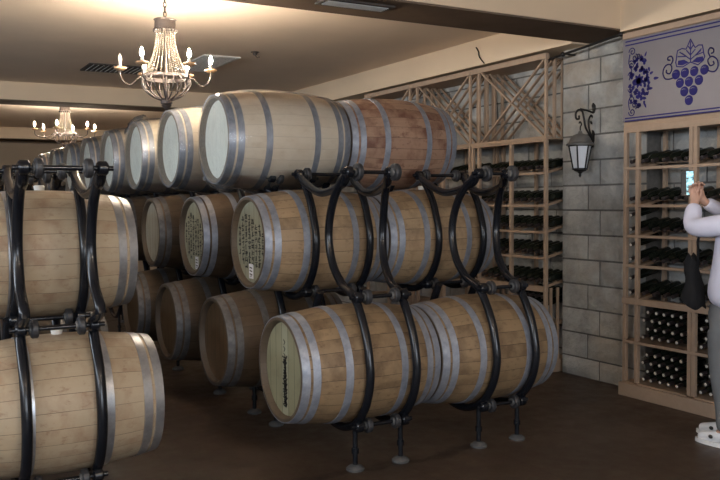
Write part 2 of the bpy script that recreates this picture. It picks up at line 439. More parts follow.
def film_bm(skirt=True, seed=1, bunch=False):
    r = random.Random(seed); b = BM(); e = .007
    ph = [r.random() * 6 for _ in range(4)]
    def wob(a, s): return 1 + .006 * math.sin(5 * a + ph[0] + s * 7) + .004 * math.sin(11 * a + ph[1] - s * 13)
    prof = [(0, -.014), (.15, -.012), (RH - .02, -.010), (RH + .006, -.008)]
    prof += [(rad(L * i / 14) + .014, L * i / 14) for i in range(1, 14)] + [(RH + .006, L + .004)]
    lathe(b, [(q, s - L / 2) for q, s in prof], 48, 'X', wob=wob)
    return b
def bunch_bm(th0, th1, seed, drop=.06):
    """loose gathered plastic hanging from the front rim between two angles"""
    r = random.Random(seed); b = BM(); n = 22; rows = []
    for i in range(n + 1):
        a = th0 + (th1 - th0) * i / n; env = math.sin(PI * i / n)
        row = []
        for j in range(6):
            t = j / 5; q = RH + .012 + drop * env * math.sin(PI * t * .75) + .010 * math.sin(9 * a + j * 1.7 + seed) * env
            row.append(b.verts.new((-L / 2 - .020 + .14 * t + .010 * math.sin(13 * a + j), q * math.cos(a), q * math.sin(a))))
        rows.append(row)
    for i in range(n):
        for j in range(5): b.faces.new((rows[i][j], rows[i + 1][j], rows[i + 1][j + 1], rows[i][j + 1]))
    return b

def stroke(b, pts, w, x):
    """flat pen stroke in the y-z plane at x"""
    P = [Vector((x, p[0], p[1])) for p in pts]
    for i in range(len(P) - 1):
        t = (P[i + 1] - P[i]); ln = t.length
        if ln < 1e-5: continue
        t /= ln; s = Vector((0, -t.z, t.y)) * w / 2; e = t * w * .3
        q = [P[i] - e - s, P[i + 1] + e - s, P[i + 1] + e + s, P[i] - e + s]
        lo = [b.verts.new(v) for v in q]; hi = [b.verts.new(v - Vector((.0012, 0, 0))) for v in q]
        b.faces.new(hi)
        for k in range(4): b.faces.new((lo[k], lo[(k + 1) % 4], hi[(k + 1) % 4], hi[k]))
def notes_bm(seed):
    """columns of hand-written characters on a barrel head"""
    r = random.Random(seed); b = BM(); x = -L / 2 + .0355
    for c in range(8):
        y0 = .215 - c * .058
        top = .20 - .02 * abs(c - 2) ; bot = -.15 if c not in (0, 7) else -.06
        z = top - r.random() * .03
        while z > bot:
            if math.hypot(y0, z) < RH - .055:
                n = r.choice((3, 3, 4, 5)); h = .032
                for _ in range(n):
                    if r.random() < .55:
                        zz = z + r.uniform(-h, 0); stroke(b, [(y0 + r.uniform(.010, .022), zz), (y0 - r.uniform(.010, .022), zz + r.uniform(-.004, .008))], .006, x)
                    else:
                        yy = y0 + r.uniform(-.014, .014); stroke(b, [(yy, z), (yy + r.uniform(-.012, .012), z - h)], .006, x)
            z -= .042
    return b
def script_bm(seed):
    """one joined-up line written down the middle stave of the head"""
    r = random.Random(seed); b = BM(); x = -L / 2 + .0355; pts = []
    z = .07; k = 0
    while z > -.225:
        w = r.uniform(.010, .030); pts += [(w + r.uniform(-.004, .004), z), (r.uniform(-.006, .006), z - r.uniform(.004, .012)), (-w, z + r.uniform(-.002, .010)), (-w * .3, z - r.uniform(.010, .016))]
        z -= r.uniform(.013, .019)
    pts = [(p.y, p.z) for p in smooth_path([(0, p[0], p[1]) for p in pts], 3)]
    stroke(b, pts, .008, x)
    for zz in (.17, .13, .09):
        stroke(b, [(.014, zz), (-.004, zz - .012), (.010, zz - .028)], .006, x)
    return b

STY = {  # staves, head, hoops
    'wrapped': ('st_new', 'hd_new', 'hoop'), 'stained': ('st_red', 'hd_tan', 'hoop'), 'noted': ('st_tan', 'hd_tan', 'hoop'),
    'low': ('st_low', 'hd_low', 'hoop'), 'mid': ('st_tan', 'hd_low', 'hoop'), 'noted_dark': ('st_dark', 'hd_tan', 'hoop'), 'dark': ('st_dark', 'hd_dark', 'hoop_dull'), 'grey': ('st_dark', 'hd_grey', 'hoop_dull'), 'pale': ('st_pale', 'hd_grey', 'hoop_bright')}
MESH = {}
def mesh_part(key, name, maker, mat, parent):
    """first use builds the mesh, later ones share it; material sits on the mesh of that style"""
    if key not in MESH:
        o = finish(name, maker(), mat, parent, (0, 0, RB)); MESH[key] = o.data; return o
    o = bpy.data.objects.new(name, MESH[key]); o.location = (0, 0, RB); return link(o, parent)
GB = {'top': 'barrels on the top tier', 'mid': 'barrels on the middle tier', 'low': 'barrels on the bottom tier', 'near': 'barrels on the near rack'}
def barrel(u, v, zc, style, label, group, bung=True, film=0, notes=0, label_tag=None, script=False, roll=0, bunch=None):
    st, hd, hp = STY[style]
    e = empty('wine_barrel', (u + L / 2, v, H + zc - RB), label, 'barrel', GB[group])
    s = mesh_part(('st', style), 'staves', staves_bm, M[st], e); s.rotation_euler = (roll, 0, 0)
    for k in (0, 1): mesh_part(('hd', style, k), 'head', lambda: head_bm(k), M[hd], e)
    for i, (a, c) in enumerate(HOOPS):
        mesh_part(('hp', style, i, 0), 'hoop', lambda: hoop_bm(a, c), M[hp], e)
        mesh_part(('hp', style, i, 1), 'hoop', lambda: hoop_bm(L - c, L - a), M[hp], e)
    if bung: mesh_part(('bung',), 'bung', bung_bm, M['bung'], e)
    if film: mesh_part(('film', film), 'plastic_wrap', lambda: film_bm(True, film), M['film'], e)
    if bunch: mesh_part(('bunch', bunch), 'plastic_wrap', lambda: bunch_bm(*bunch), M['film'], e)
    if notes: mesh_part(('notes', notes), 'handwriting', lambda: notes_bm(notes), M['ink'], e)
    if script: mesh_part(('script',), 'handwriting', lambda: script_bm(2), M['ink'], e)
    if label_tag:
        y, z = label_tag; x = -L / 2 + .036
        t = BM(); box(t, x - .003, x, y - .036, y + .036, z - .05, z + .05, .001)
        tg = finish('paper_tag', t, M['paper'], e, (0, 0, RB), 0)
        t = BM()
        for q in range(3): stroke(t, [(y + .020, z + .026 - q * .022), (y - .018, z + .022 - q * .022)], .007, x - .003)
        stroke(t, [(y + .012, z - .034), (y - .012, z - .030)], .005, x - .003)
        finish('print', t, M['ink'], tg, (0, 0, 0), 0)
    return e

UB, VB, ZB = 1.955, 4.419, -.976
UM, VM, ZM = 2.085, 5.223, -.268
UT, VT, ZT = 1.995, 5.598, .443
PL = 1.15; PT = 1.0925; PM = 1.19
SEC = L + GAP
# top tier
barrel(UT, VT, ZT, 'wrapped', 'plastic-wrapped new oak barrel at the near corner of the top tier', 'top', bung=False, film=1, bunch=(-2.5, -.9, 3, .05), roll=.1)
barrel(UT + SEC, VT, ZT, 'stained', 'reddish wine-stained barrel on the top tier, nearest the bottle rack', 'top', bung=False, roll=.5)
TL = ['second plastic-wrapped new barrel back along the top tier', 'third plastic-wrapped barrel along the top tier, with bunched plastic on its rim',
      'fourth plastic-wrapped new barrel back along the top tier', 'fifth plastic-wrapped barrel back along the top tier, partly behind the black rack',
      'sixth plastic-wrapped barrel back along the top tier, seen over the black rack', 'seventh barrel back along the top tier, seen over the black rack',
      'farthest small pale barrel at the end of the top tier']
for k in range(1, 8):
    barrel(UT, VT + PT * k, ZT, 'wrapped', TL[k - 1], 'top', bung=False, film=1 + k % 3, roll=.7 * k, bunch=(.5, 2.4, 5, .06) if k == 2 else None)
# middle tier
barrel(UM, VM, ZM, 'noted', 'oak barrel covered in head notes with white tag, front of middle tier', 'mid', notes=4, label_tag=(.016, -.198), roll=.3)
barrel(UM + SEC, VM, ZM, 'mid', 'tan oak barrel on the middle tier, nearest the bottle rack', 'mid', roll=1.3)
barrel(UM, VM + PM, ZM, 'noted_dark', 'second barrel back on the middle tier, handwriting and small white tag on head', 'mid', notes=9, label_tag=(-.035, -.21), roll=2.2)
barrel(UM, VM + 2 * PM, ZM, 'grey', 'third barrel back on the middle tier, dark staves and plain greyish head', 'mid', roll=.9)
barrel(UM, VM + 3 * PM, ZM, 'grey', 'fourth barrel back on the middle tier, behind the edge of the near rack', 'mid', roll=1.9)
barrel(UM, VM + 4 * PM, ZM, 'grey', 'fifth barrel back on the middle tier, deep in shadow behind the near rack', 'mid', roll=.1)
# bottom tier
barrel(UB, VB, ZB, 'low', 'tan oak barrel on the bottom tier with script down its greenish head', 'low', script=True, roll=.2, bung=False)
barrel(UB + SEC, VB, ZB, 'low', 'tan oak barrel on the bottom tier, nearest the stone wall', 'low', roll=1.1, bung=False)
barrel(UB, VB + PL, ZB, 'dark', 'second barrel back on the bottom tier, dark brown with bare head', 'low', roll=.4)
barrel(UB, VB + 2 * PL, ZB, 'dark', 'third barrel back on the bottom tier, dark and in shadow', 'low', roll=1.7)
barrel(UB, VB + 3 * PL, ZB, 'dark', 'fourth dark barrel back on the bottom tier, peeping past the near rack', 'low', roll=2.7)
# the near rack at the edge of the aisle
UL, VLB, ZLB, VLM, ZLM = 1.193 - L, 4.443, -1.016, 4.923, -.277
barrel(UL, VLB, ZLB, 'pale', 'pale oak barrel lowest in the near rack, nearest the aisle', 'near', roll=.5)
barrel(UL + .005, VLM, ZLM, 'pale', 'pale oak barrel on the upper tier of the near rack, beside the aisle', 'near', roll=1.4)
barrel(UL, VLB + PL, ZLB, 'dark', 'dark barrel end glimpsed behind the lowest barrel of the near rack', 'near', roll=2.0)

barrel(UL + .005, VLM + PL, ZLM, 'pale', 'second pale barrel back on the upper tier of the near rack, unseen behind the first', 'near', roll=.2)  # hidden rows of this rack, added here and below to block light
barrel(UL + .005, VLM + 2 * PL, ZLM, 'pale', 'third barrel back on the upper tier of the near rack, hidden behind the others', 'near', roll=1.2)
barrel(UL, VLB + 2 * PL, ZLB, 'dark', 'unseen third dark barrel back on the lower tier of the near rack', 'near', roll=3.0)
barrel(UL, VLB + 3 * PL, ZLB, 'dark', 'unseen fourth dark barrel back on the lower tier of the near rack', 'near', roll=.3)

# ------------------------------------------------------------------ tubular steel barrel racks
RT = .0255
def arc(c, r, a0, a1, n): return [(c[0] + r * math.cos(a0 + (a1 - a0) * i / n), c[1] + r * math.sin(a0 + (a1 - a0) * i / n)) for i in range(n + 1)]
def plane_tube(parent, u, pts, name='curved_tube', sub=4, r=RT):
    b = BM(); tube(b, [(u, p[0], H + p[1]) for p in pts], r, 12, sub); return finish(name, b, M['iron'], parent, smooth=40)
def D(a): return math.radians(a)
def roller_set(e, us, v, z, out=False):
    """rod along x between two stations, with a rubber-rimmed roller inside each"""
    u0, u1 = us
    b = BM(); tube(b, [(u0 - .05, v, H + z), (u1 + .05, v, H + z)], .012, 10); rod = finish('rod', b, M['iron'], e, smooth=40)
    for uu, s in ((u0, 1), (u1, -1)):
        dv = -.045 if out and s < 0 else 0; du = .012 if out and s < 0 else s * .062
        b = BM(); disc_x(b, (uu + du, v + dv, H + z), .052 if out else .045, .034); disc = finish('roller', b, M['roller'], e, smooth=40)
        b = BM(); disc_x(b, (uu + du - .02, v + dv, H + z), .024, .012, 14, .003); finish('hub', b, M['foot'], disc, smooth=40)
        b = BM(); disc_x(b, (uu, v, H + z), .034, .05, 16, .008); finish('clamp', b, M['iron'], e, smooth=40)

def rack(name, label, lo_us, up_us, top_us, mid_us, vb, zb, vm, zm, rows, top_rows, vt=None, zt=None, pt=PL, pm=PL, hooks=True):
    e = empty(name, ((lo_us[0] + lo_us[1]) / 2, vb, 0), label, 'barrel rack', 'steel barrel racks')
    e_loc = Vector(e.location); made = []
    r = RB + RT + .0045
    for k in range(rows):
        cb = (vb + k * PL, zb); cm0 = (vm - PL + k * PL, zm); cm = (vm + k * pm, zm)
        for u, us, ut_, um in zip(lo_us, up_us, top_us, mid_us):
            # cradle under the bottom barrel: back hook -> under -> front -> crossing -> up and over to the upper hook
            j1 = (cb[0] - .215, cb[1] + .41)
            path = [(cb[0] + .235, cb[1] + .41), (cb[0] + .33, cb[1] + .235)] + arc(cb, r, D(5), D(-185), 12) + [(cb[0] - .335, cb[1] + .22), j1]
            if k == 0:
                n0 = len(path)
                path += [(cm0[0] + .275, zm - .235), (cm0[0] + .40, zm - .125), (cm0[0] + .455, zm + .02), (cm0[0] + .445, zm + .15), (cm0[0] + .375, zm + .29), (cm0[0] + .265, zm + .39), (cm0[0] + .17, zm + .44)]
            uu_ = [u] * len(path)
            if k == 0:
                for q_, f_ in enumerate((.3, .7, 1, 1, .75, .35, 0)): uu_[n0 + q_] = (u + (us - u) * f_) if q_ < 4 else ut_ + (us - ut_) * f_
            b = BM(); tube(b, [(a_, p[0], H + p[1]) for a_, p in zip(uu_, path)], RT, 12, 4); finish('curved_tube', b, M['iron'], e, smooth=40)
            # U cradle round the middle-tier barrel
            path = [(cm[0] - .13, zm + .455), (cm[0] - .20, zm + .405), (cm[0] - .30, zm + .275)] + arc(cm, r, D(155), D(375), 14) + [(cm[0] + .34, zm + .27), (cm[0] + .245, zm + .40)]
            plane_tube(e, um, path, sub=3)
            # hanging saddle of the top tier
            a = (cm0[0] + (.19 if k == 0 else .21), zm + .43); c = (cm[0] - .15, zm + .45)
            mid = (a[0] + c[0]) / 2; ends_u = (u + um) / 2
            if k > 0 and vt is not None: mid = vt + (k - 1) * pt
            zlow = zm + .326
            b = BM(); us = ut_ if k == 0 else u; tube(b, [(us, a[0], H + a[1]), (us * .8 + um * .2, a[0] + .08, H + a[1] - .055), ((us + um) / 2, mid - .10, H + zlow + .006), ((us + um) / 2, mid + .06, H + zlow + .004), (us * .2 + um * .8, c[0] - .10, H + c[1] - .050), (um, c[0], H + c[1])], RT, 12, 6)
            finish('saddle_tube', b, M['iron'], e, smooth=40)
            # feet
            for fv in ((cb[0] - .20, cb[0] + .20) if k == 1 else (cb[0] - .20,)):
                b = BM(); zz = cb[1] - r * math.cos(math.asin(.20 / r))
                tube(b, [(u, fv, .02), (u, fv, H + zz)], .015, 10); lathe(b, [(0, .10), (.022, .10), (.022, .13), (0, .13)], 12, 'Z', (u, fv, 0)); st = finish('foot_stem', b, M['iron'], e, smooth=40)
                b = BM(); lathe(b, [(0, 0), (.052, 0), (.055, .012), (.040, .026), (.020, .034), (0, .034)], 20, 'Z', (u, fv, 0)); finish('foot_pad', b, M['foot'], st, smooth=40)
        if k < 3:
            roller_set(e, lo_us, cb[0] - .245, cb[1] - .335)      # under the bottom barrel
            roller_set(e, lo_us, j1[0] - .03, j1[1] + .01)
            roller_set(e, mid_us, cm[0] - .235, zm - .335)
            roller_set(e, top_us if k == 0 else lo_us, cm0[0] + .17, zm + .44, out=k == 0 and hooks)
            roller_set(e, mid_us, cm[0] - .13, zm + .455)
    for o in bpy.data.objects:
        if o.parent is e: o.location = -e_loc
    return e
rack('barrel_rack', 'black tubular steel rack holding the barrels nearest the aisle of the main stack', (2.345, 2.66), (2.345, 2.73), (2.33, 2.61), (2.414, 2.82), VB, ZB, VM, ZM, 8, 8, VT, ZT, PT, PM)
rack('barrel_rack', 'black tubular steel rack in the main stack, beside the bottle rack', (3.254, 3.57), (3.275, 3.645), (3.275, 3.50), (3.385, 3.78), VB, ZB, VM, ZM, 1, 1, VT, ZT)
rack('barrel_rack', 'black tubular steel rack around the near pale barrels, with an empty top tier', (.525, .865), (.525, .865), (.525, .865), (.555, .895), VLB, ZLB, VLM, ZLM, 4, 4, None, None, hooks=False)
# level rails that carry the top tier behind the front cradles
# ------------------------------------------------------------------ bottle racks
def bottle_mesh(cap):
    b = BM()
    lathe(b, [(0, .012), (.022, 0), (.034, .004), (.0365, .014), (.0365, .185), (.031, .205), (.018, .228), (.0145, .245), (.0145, .262)], 14, 'X')
    o = finish('wine_bottle', b, M['glass_dark'], None, smooth=40)
    c = BM(); lathe(c, [(.0150, .236), (.0153, .290), (.0165, .291), (.0165, .298), (.012, .300), (0, .300)], 12, 'X')
    k = finish('capsule', c, M['capsule_dark'], o, smooth=40)
    c = BM(); lathe(c, [(.0120, .298), (.0120, .301), (.010, .303), (0, .303)], 12, 'X')
    t = finish('capsule_top', c, M[cap], o, smooth=40); return o, k, t
TILT = D(13)
PROTO = {}
def bottle(cap, x, y, z, tilt, label, group, dy=0):
    """neck mouth near x facing -x, body rising towards the back"""
    if cap not in PROTO:
        PROTO[cap] = bottle_mesh(cap); o = PROTO[cap][0]
    else:
        p, *q = PROTO[cap]; o = p.copy(); COL.objects.link(o)
        for c_ in q: k = c_.copy(); COL.objects.link(k); k.parent = o
    # mesh runs base 0 -> mouth +.30 along +x; turned half round so the mouth looks to -x
    o.rotation_euler = (0, tilt, PI + dy)
    o.location = (x + .30 * math.cos(tilt), y, z + .30 * math.sin(tilt))
    tag(o, label, 'bottle', group); return o
ORD = ['first', 'second', 'third', 'fourth', 'fifth', 'sixth', 'seventh', 'eighth']
RX = {'r': 5.13, 'l': 5.15}
SH = [.548, .253, -.042, -.283, -.520, -.786]     # rail heights (camera zero)
DEP = .34
SL = .075

def front_rail(e, x, y0, y1, z, h=.022, d=.03, name='shelf_rail', mat='wood'):
    b = BM(); box(b, x - .004, x + d, y0, y1, H + z - h, H + z, .002); return finish(name, b, M[mat], e, smooth=0)
def post(e, x, y, z0, z1, w=.03, d=.03):
    b = BM(); box(b, x, x + d, y - w / 2, y + w / 2, z0, z1, .002); return finish('post', b, M['wood'], e, smooth=0)
def shelf(e, x, y0, y1, z):
    """sloping slat shelf rising towards the wall"""
    for yy in (y0 + .03, y1 - .03):
        b = BM(); bar(b, (x + .02, yy, H + z - .012), (x + DEP, yy, H + z - .012 + SL), .018, .022, (0, 0, 1)); finish('side_rail', b, M['wood_dark'], e, smooth=0)
    b = BM()
    for f in (.55, .92): box(b, x + DEP * f - .015, x + DEP * f + .015, y0, y1, H + z - .014 + SL * f, H + z - .002 + SL * f)
    finish('shelf_slats', b, M['wood_dark'], e, smooth=0)

def rack_lower(e, side, cols, narrow, ztop):
    x = RX[side]
    allv = sorted(set([y for c in cols for y in c] + [y for c in narrow for y in c]))
    lo, hi = allv[0], allv[-1]
    seen = []
    for y in allv:
        if any(abs(y - q) < .02 for q in seen): continue
        seen.append(y)
        post(e, x, y, .10, H + ztop, .032, .032); post(e, x + DEP - .03, y, .10, H + ztop, .032, .03)
    for z in SH[:5]: front_rail(e, x, lo, hi, z)
    front_rail(e, x - .012, lo - .012, hi + .012, SH[5], .05, .05)
    front_rail(e, x - .004, lo, hi, -1.128, .024)
    for c in cols + narrow:
        for z in SH[1:6]: shelf(e, x, c[0], c[1], z)
    b = BM(); ov = .03 if side == 'r' else .004; box(b, x - .03, x + DEP, lo - ov, hi + ov, 0, .105, .004); finish('plinth', b, M['wood'], e, smooth=0)
    b = BM(); box(b, x, x + DEP, lo, hi, H - 1.14, H - 1.128); box(b, x, x + DEP, lo, hi, .105, .117); finish('bin_floor', b, M['wood_dark'], e, smooth=0)

def fill_shelf(side, c, z, n, cap, text, group, skip=(), start=0):
    x = RX[side]; ys = [c[1] - .055 - i * ((c[1] - c[0] - .11) / max(n - 1, 1)) for i in range(n)]
    for i, y in enumerate(ys):
        if i in skip: continue
        t = math.atan2(SL, DEP)
        bottle(cap, x + .012, y + R.uniform(-.004, .004), H + z + .036 + .006, t, text % ORD[i], group, R.uniform(-.05, .05))
def fill_bin(side, c, z0, cols, rows, text, group):
    x = RX[side]; names = ['bottom', 'second', 'third', 'top']
    for r in range(rows):
        for i in range(cols):
            y = c[1] - .058 - i * .080 - (.040 if r % 2 else 0)
            if y < c[0] + .05: continue
            bottle('capsule_pale', x + .022 + R.uniform(-.006, .006), y, H + z0 + .041 + r * .066, D(7), text % (ORD[i], names[r]), group)

# rack under the grape sign: narrow column, then two wide ones
er = empty('wine_rack', (5.3, 4.2, 0), 'pine bottle rack with many shelves, under the grape sign', 'wine rack', 'pine wine racks')
RC = [(4.125, 4.628), (3.60, 4.088)]; RN = [(4.645, 4.750)]
rack_lower(er, 'r', RC, RN, .575)
front_rail(er, 5.13, 3.60, 4.765, .575, .03, .34, 'top_board')
b = BM(); box(b, 5.135, 5.165, 3.6, 4.765, H + .575, H + 1.27); finish('sign_backing', b, M['wood_dark'], er, smooth=0)
b = BM(); box(b, 5.12, 5.45, 3.3, 4.775, H + 1.268, H + 1.315, .004); finish('cornice', b, M['wood'], er, smooth=0)
shelfname = ['top', 'second', 'third', 'fourth', 'fifth']
for si, z in enumerate(SH[1:6]):
    fill_shelf('r', RC[0], z, 5, 'capsule_dark', '%s bottle on the ' + shelfname[si] + ' shelf under the grape sign, wide bay', 'bottles on the grape sign rack shelves')
    fill_shelf('r', RC[1], z, 5, 'capsule_dark', '%s bottle on the ' + shelfname[si] + ' shelf under the grape sign, bay behind the person', 'bottles on the grape sign rack shelves', skip=() if si < 2 else (2, 3, 4))
    yc = 4.697
    for q, dz in enumerate((0,) if si < 2 else (0, .115)):
        bottle('capsule_dark' if si < 2 else 'capsule_pale', 5.142, yc, H + z + .042 + dz, math.atan2(SL, DEP), ('upper' if q else 'lower' if si >= 2 else 'single') + ' bottle in the narrow slot beside the stone pier, ' + shelfname[si] + ' shelf', 'bottles in the narrow slots')
for nm, z0 in (('upper', -1.128), ('lower', -1.463)):
    fill_bin('r', RC[0], z0, 6, 4, '%s bottle in the %s row of the ' + nm + ' bin under the grape sign', 'bottles in the bins under the grape sign')
    fill_bin('r', RC[1], z0, 3, 4, '%s bottle in the %s row of the ' + nm + ' bin beside the grey trousers', 'bottles in the bins under the grape sign')

# long rack with crossed lattice top
def lattice(e, y0, y1, z0, z1, x):
    for k in range(4):
        xx = x + .014 + k * .098
        for a, c in (((xx, y0 + .02, z0), (xx, y1 - .02, z1)), ((xx, y1 - .02, z0), (xx, y0 + .02, z1))):
            b = BM(); bar(b, a, c, .015, .026); finish('cross_slat', b, M['wood'], e, smooth=0)
LR = [('wine_rack', 'pine rack unit with crossed lattice top, next to the stone pier', 5.692, 6.68),
      ('wine_rack', 'second pine lattice rack unit from the stone pier', 6.81, 7.80),
      ('wine_rack', 'third pine lattice rack unit from the stone pier, mostly behind the stained barrel', 7.93, 8.92)]
for n, (nm, lab, a, c) in enumerate(LR):
    e = empty(nm, (5.3, (a + c) / 2, 0), lab, 'wine rack', 'pine wine racks'); x = RX['l']; m = (a + c) / 2
    cols = [(a + .015, m), (m, c - .0)]; nar = [] if n == 2 else [(c, c + .100)]
    rack_lower(e, 'l', cols, nar, .56)
    y1 = c + (.100 if nar else 0)
    front_rail(e, x - .006, a - .012, y1 + .012, .575, .030, .06)
    for z in (.56, 1.275): 
        b = BM(); box(b, x, x + DEP, a, y1, H + z - .012, H + z); finish('lattice_board', b, M['wood_dark'], e, smooth=0)
    for y in (a + .012, c - .005):
        for k in range(4): post(e, x + k * .098, y, H + .56, H + 1.28, .026, .026)
    lattice(e, a + .02, c - .02, H + .575, H + 1.262, x + .005)
    b = BM(); box(b, x - .012, x + .03, a - .012, y1 + .012, H + 1.262, H + 1.312, .003); finish('cornice', b, M['wood'], e, smooth=0)
    if n == 0:
        # slatted end panel of the bottle bin
        for k in range(3):
            b = BM(); box(b, x + .05 + k * .08, x + .075 + k * .08, a - .008, a + .006, .11, H - .80); finish('end_slat', b, M['wood_dark'], e, smooth=0)
    names = ['beside the stone pier', 'of the second unit from the pier', 'of the third unit from the pier'][n]
    for si, z in enumerate(SH[1:6]):
        if n == 0:
            fill_shelf('l', (a + .01, m), z, 5, 'capsule_dark', '%s bottle on the ' + shelfname[si] + ' lattice rack shelf, bay beside the stone pier', 'bottles on the lattice rack shelves')
            fill_shelf('l', (m + .01, c), z, 5, 'capsule_dark', '%s bottle on the ' + shelfname[si] + ' lattice rack shelf, second bay from the pier', 'bottles on the lattice rack shelves')
        elif n == 1 and si < 2:
            fill_shelf('l', (a, m), z, 4, 'capsule_dark', '%s bottle on the ' + shelfname[si] + ' shelf of the second lattice rack unit', 'bottles on the lattice rack shelves')
    if n == 0:
        for r in range(2):
            for i in range(5):
                bottle('capsule_dark', x + .02, m - .05 - i * .082 - (.04 if r else 0), H - .96 + r * .072, D(9), ORD[i] + ' bottle in the ' + ('upper' if r else 'lower') + ' row of the bin beside the stone pier', 'bottles in the lattice rack bin')

# ------------------------------------------------------------------ grape sign
sg = empty('grape_sign', (5.12, 4.1, H + .60), 'silver panel with blue grape cluster and scrolls above the bottle rack', 'sign')
b = BM(); box(b, 5.112, 5.132, 3.45, 4.763, H + .612, H + 1.262, .003); pn = finish('panel', b, M['sign'], sg, smooth=0)
XS = 5.1115
def sfin(name, b):
    return finish(name, b, M['blue'], sg, smooth=0)
for nm, ys in (('border_line', (1.241, 1.212, .640, .608 + .010)),):
    for z in ys:
        b = BM(); box(b, XS - .002, XS + .001, 3.46, 4.735, H + z - .005, H + z + .005); sfin(nm, b)
GR = [(4.248, 2.502), (4.169, 2.504), (4.087, 2.504), (4.0, 2.503), (4.212, 2.435), (4.132, 2.435), (4.046, 2.435), (4.172, 2.368), (4.093, 2.367), (4.131, 2.3)]
for y, z in GR:
    b = BM(); lathe(b, [(0, -.003), (.034, -.003), (.0365, 0), (0, 0)], 24, 'X', (XS + .0005, y, z)); g = sfin('grape', b)
    b = BM(); P = [(y + .020, z + .014), (y + .006, z + .020), (y - .012, z + .016)]; stroke(b, P, .003, XS - .0026); finish('highlight', b, M['sign'], g, smooth=0)
def ln(b, pts, w, sub=5):
    P = smooth_path([(0, p[0], p[1]) for p in pts], sub) if sub else [Vector((0, p[0], p[1])) for p in pts]
    stroke(b, [(p.y, p.z) for p in P], w, XS)
LEAF = [(4.121, 2.74), (4.092, 2.690), (4.079, 2.673), (4.050, 2.686), (4.019, 2.681), (4.012, 2.650), (4.007, 2.62), (3.998, 2.597), (4.01, 2.57), (4.054, 2.545), (4.119, 2.574), (4.185, 2.549), (4.241, 2.559), (4.250, 2.590), (4.244, 2.618), (4.240, 2.650), (4.234, 2.675), (4.195, 2.684), (4.16, 2.674), (4.148, 2.692), (4.121, 2.74)]
b = BM(); ln(b, LEAF, .008, 0)
for v_ in ([(4.121, 2.721), (4.119, 2.578)], [(4.119, 2.593), (4.194, 2.649)], [(4.119, 2.593), (4.033, 2.643)], [(4.12, 2.625), (4.155, 2.664)], [(4.12, 2.625), (4.080, 2.660)], [(4.12, 2.665), (4.138, 2.69)], [(4.12, 2.665), (4.10, 2.69)],
           [(4.160, 2.624), (4.215, 2.660)], [(4.075, 2.619), (4.028, 2.655)], [(4.165, 2.622), (4.232, 2.630)], [(4.07, 2.618), (4.014, 2.628)]): ln(b, v_, .008, 0)
for s in (-1, 1):
    P = [(4.120 + s * .012, 2.574), (4.120 + s * .055, 2.600), (4.120 + s * .108, 2.600), (4.120 + s * .112, 2.570), (4.120 + s * .070, 2.560)]
    vs = [b.verts.new((XS - .0012, p[0], p[1])) for p in P]; b.faces.new(vs if s > 0 else vs[::-1])
sfin('leaf', b)
for P in ([(4.275, 2.479), (4.312, 2.475), (4.345, 2.484), (4.365, 2.518), (4.36, 2.557), (4.334, 2.583), (4.297, 2.58), (4.285, 2.546), (4.304, 2.516), (4.334, 2.527), (4.334, 2.546)],
          [(4.297, 2.578), (4.276, 2.61), (4.289, 2.641), (4.319, 2.639), (4.322, 2.621), (4.302, 2.615)],
          [(3.972, 2.493), (3.92, 2.478), (3.888, 2.508), (3.895, 2.557), (3.933, 2.587), (3.965, 2.576), (3.97, 2.552), (3.95, 2.524), (3.921, 2.532), (3.927, 2.551)],
          [(3.951, 2.586), (3.969, 2.623), (3.955, 2.649), (3.928, 2.639), (3.925, 2.616), (3.944, 2.61)]):
    b = BM(); ln(b, P, .010); sfin('scroll', b)
# half-medallion of blossoms and scrolls at the panel's end
CY, CZ0 = 4.600, 2.500
def petal(b, y, z, a, l, w):
    pts = []
    for i in range(10):
        t = 2 * PI * i / 10; p = l / 2 * math.cos(t); q = w / 2 * math.sin(t) * (1 - .4 * math.cos(t))
        pts.append((y + (l / 2 + p) * math.cos(a) - q * math.sin(a), z + (l / 2 + p) * math.sin(a) + q * math.cos(a)))
    hi = [b.verts.new((XS - .0012, p[0], p[1])) for p in pts]; b.faces.new(hi)
rr = random.Random(11); b = BM()
for k in range(8): petal(b, CY, CZ0, k * PI / 4 + .2, .056, .030)
for ringr, nn, l, w in ((.068, 13, .042, .028), (.096, 18, .040, .026), (.124, 22, .038, .024), (.150, 20, .036, .020)):
    for k in range(nn):
        a = 2 * PI * k / nn + ringr * 9; y, z = CY + ringr * .75 * math.cos(a), CZ0 + ringr * 1.22 * math.sin(a)
        if y > 4.675: continue
        petal(b, y, z, a + rr.uniform(-2.2, 2.2), l, w)
petal(b, 4.455, CZ0, PI, .05, .022); petal(b, 4.54, 2.68, 2.0, .04, .016); petal(b, 4.54, 2.32, -2.0, .04, .016)
sfin('blossom', b)
def curl(b, y, z, r, a0, turns, s=1):
    pts = []
    for i in range(24):
        t = i / 23; a = a0 + s * turns * 2 * PI * t; q = r * (1 - .8 * t); pts.append((y + q * math.cos(a), z + q * math.sin(a)))
    ln(b, pts, .0075, 0)
for sgn in (1, -1):
    for y, z, r_, a0 in ((4.665, .235, .034, 0), (4.640, .185, .030, 2), (4.672, .135, .032, 1), (4.600, .195, .024, 3), (4.680, .055, .026, 0)):
        b = BM(); curl(b, y, CZ0 + sgn * z, r_, sgn * a0, 1.3, sgn); sfin('scroll', b)
    b = BM(); ln(b, [(4.690, CZ0 + sgn * .215), (4.700, CZ0 + sgn * .15), (4.672, CZ0 + sgn * .09), (4.695, CZ0 + sgn * .02)], .0075); sfin('scroll', b)

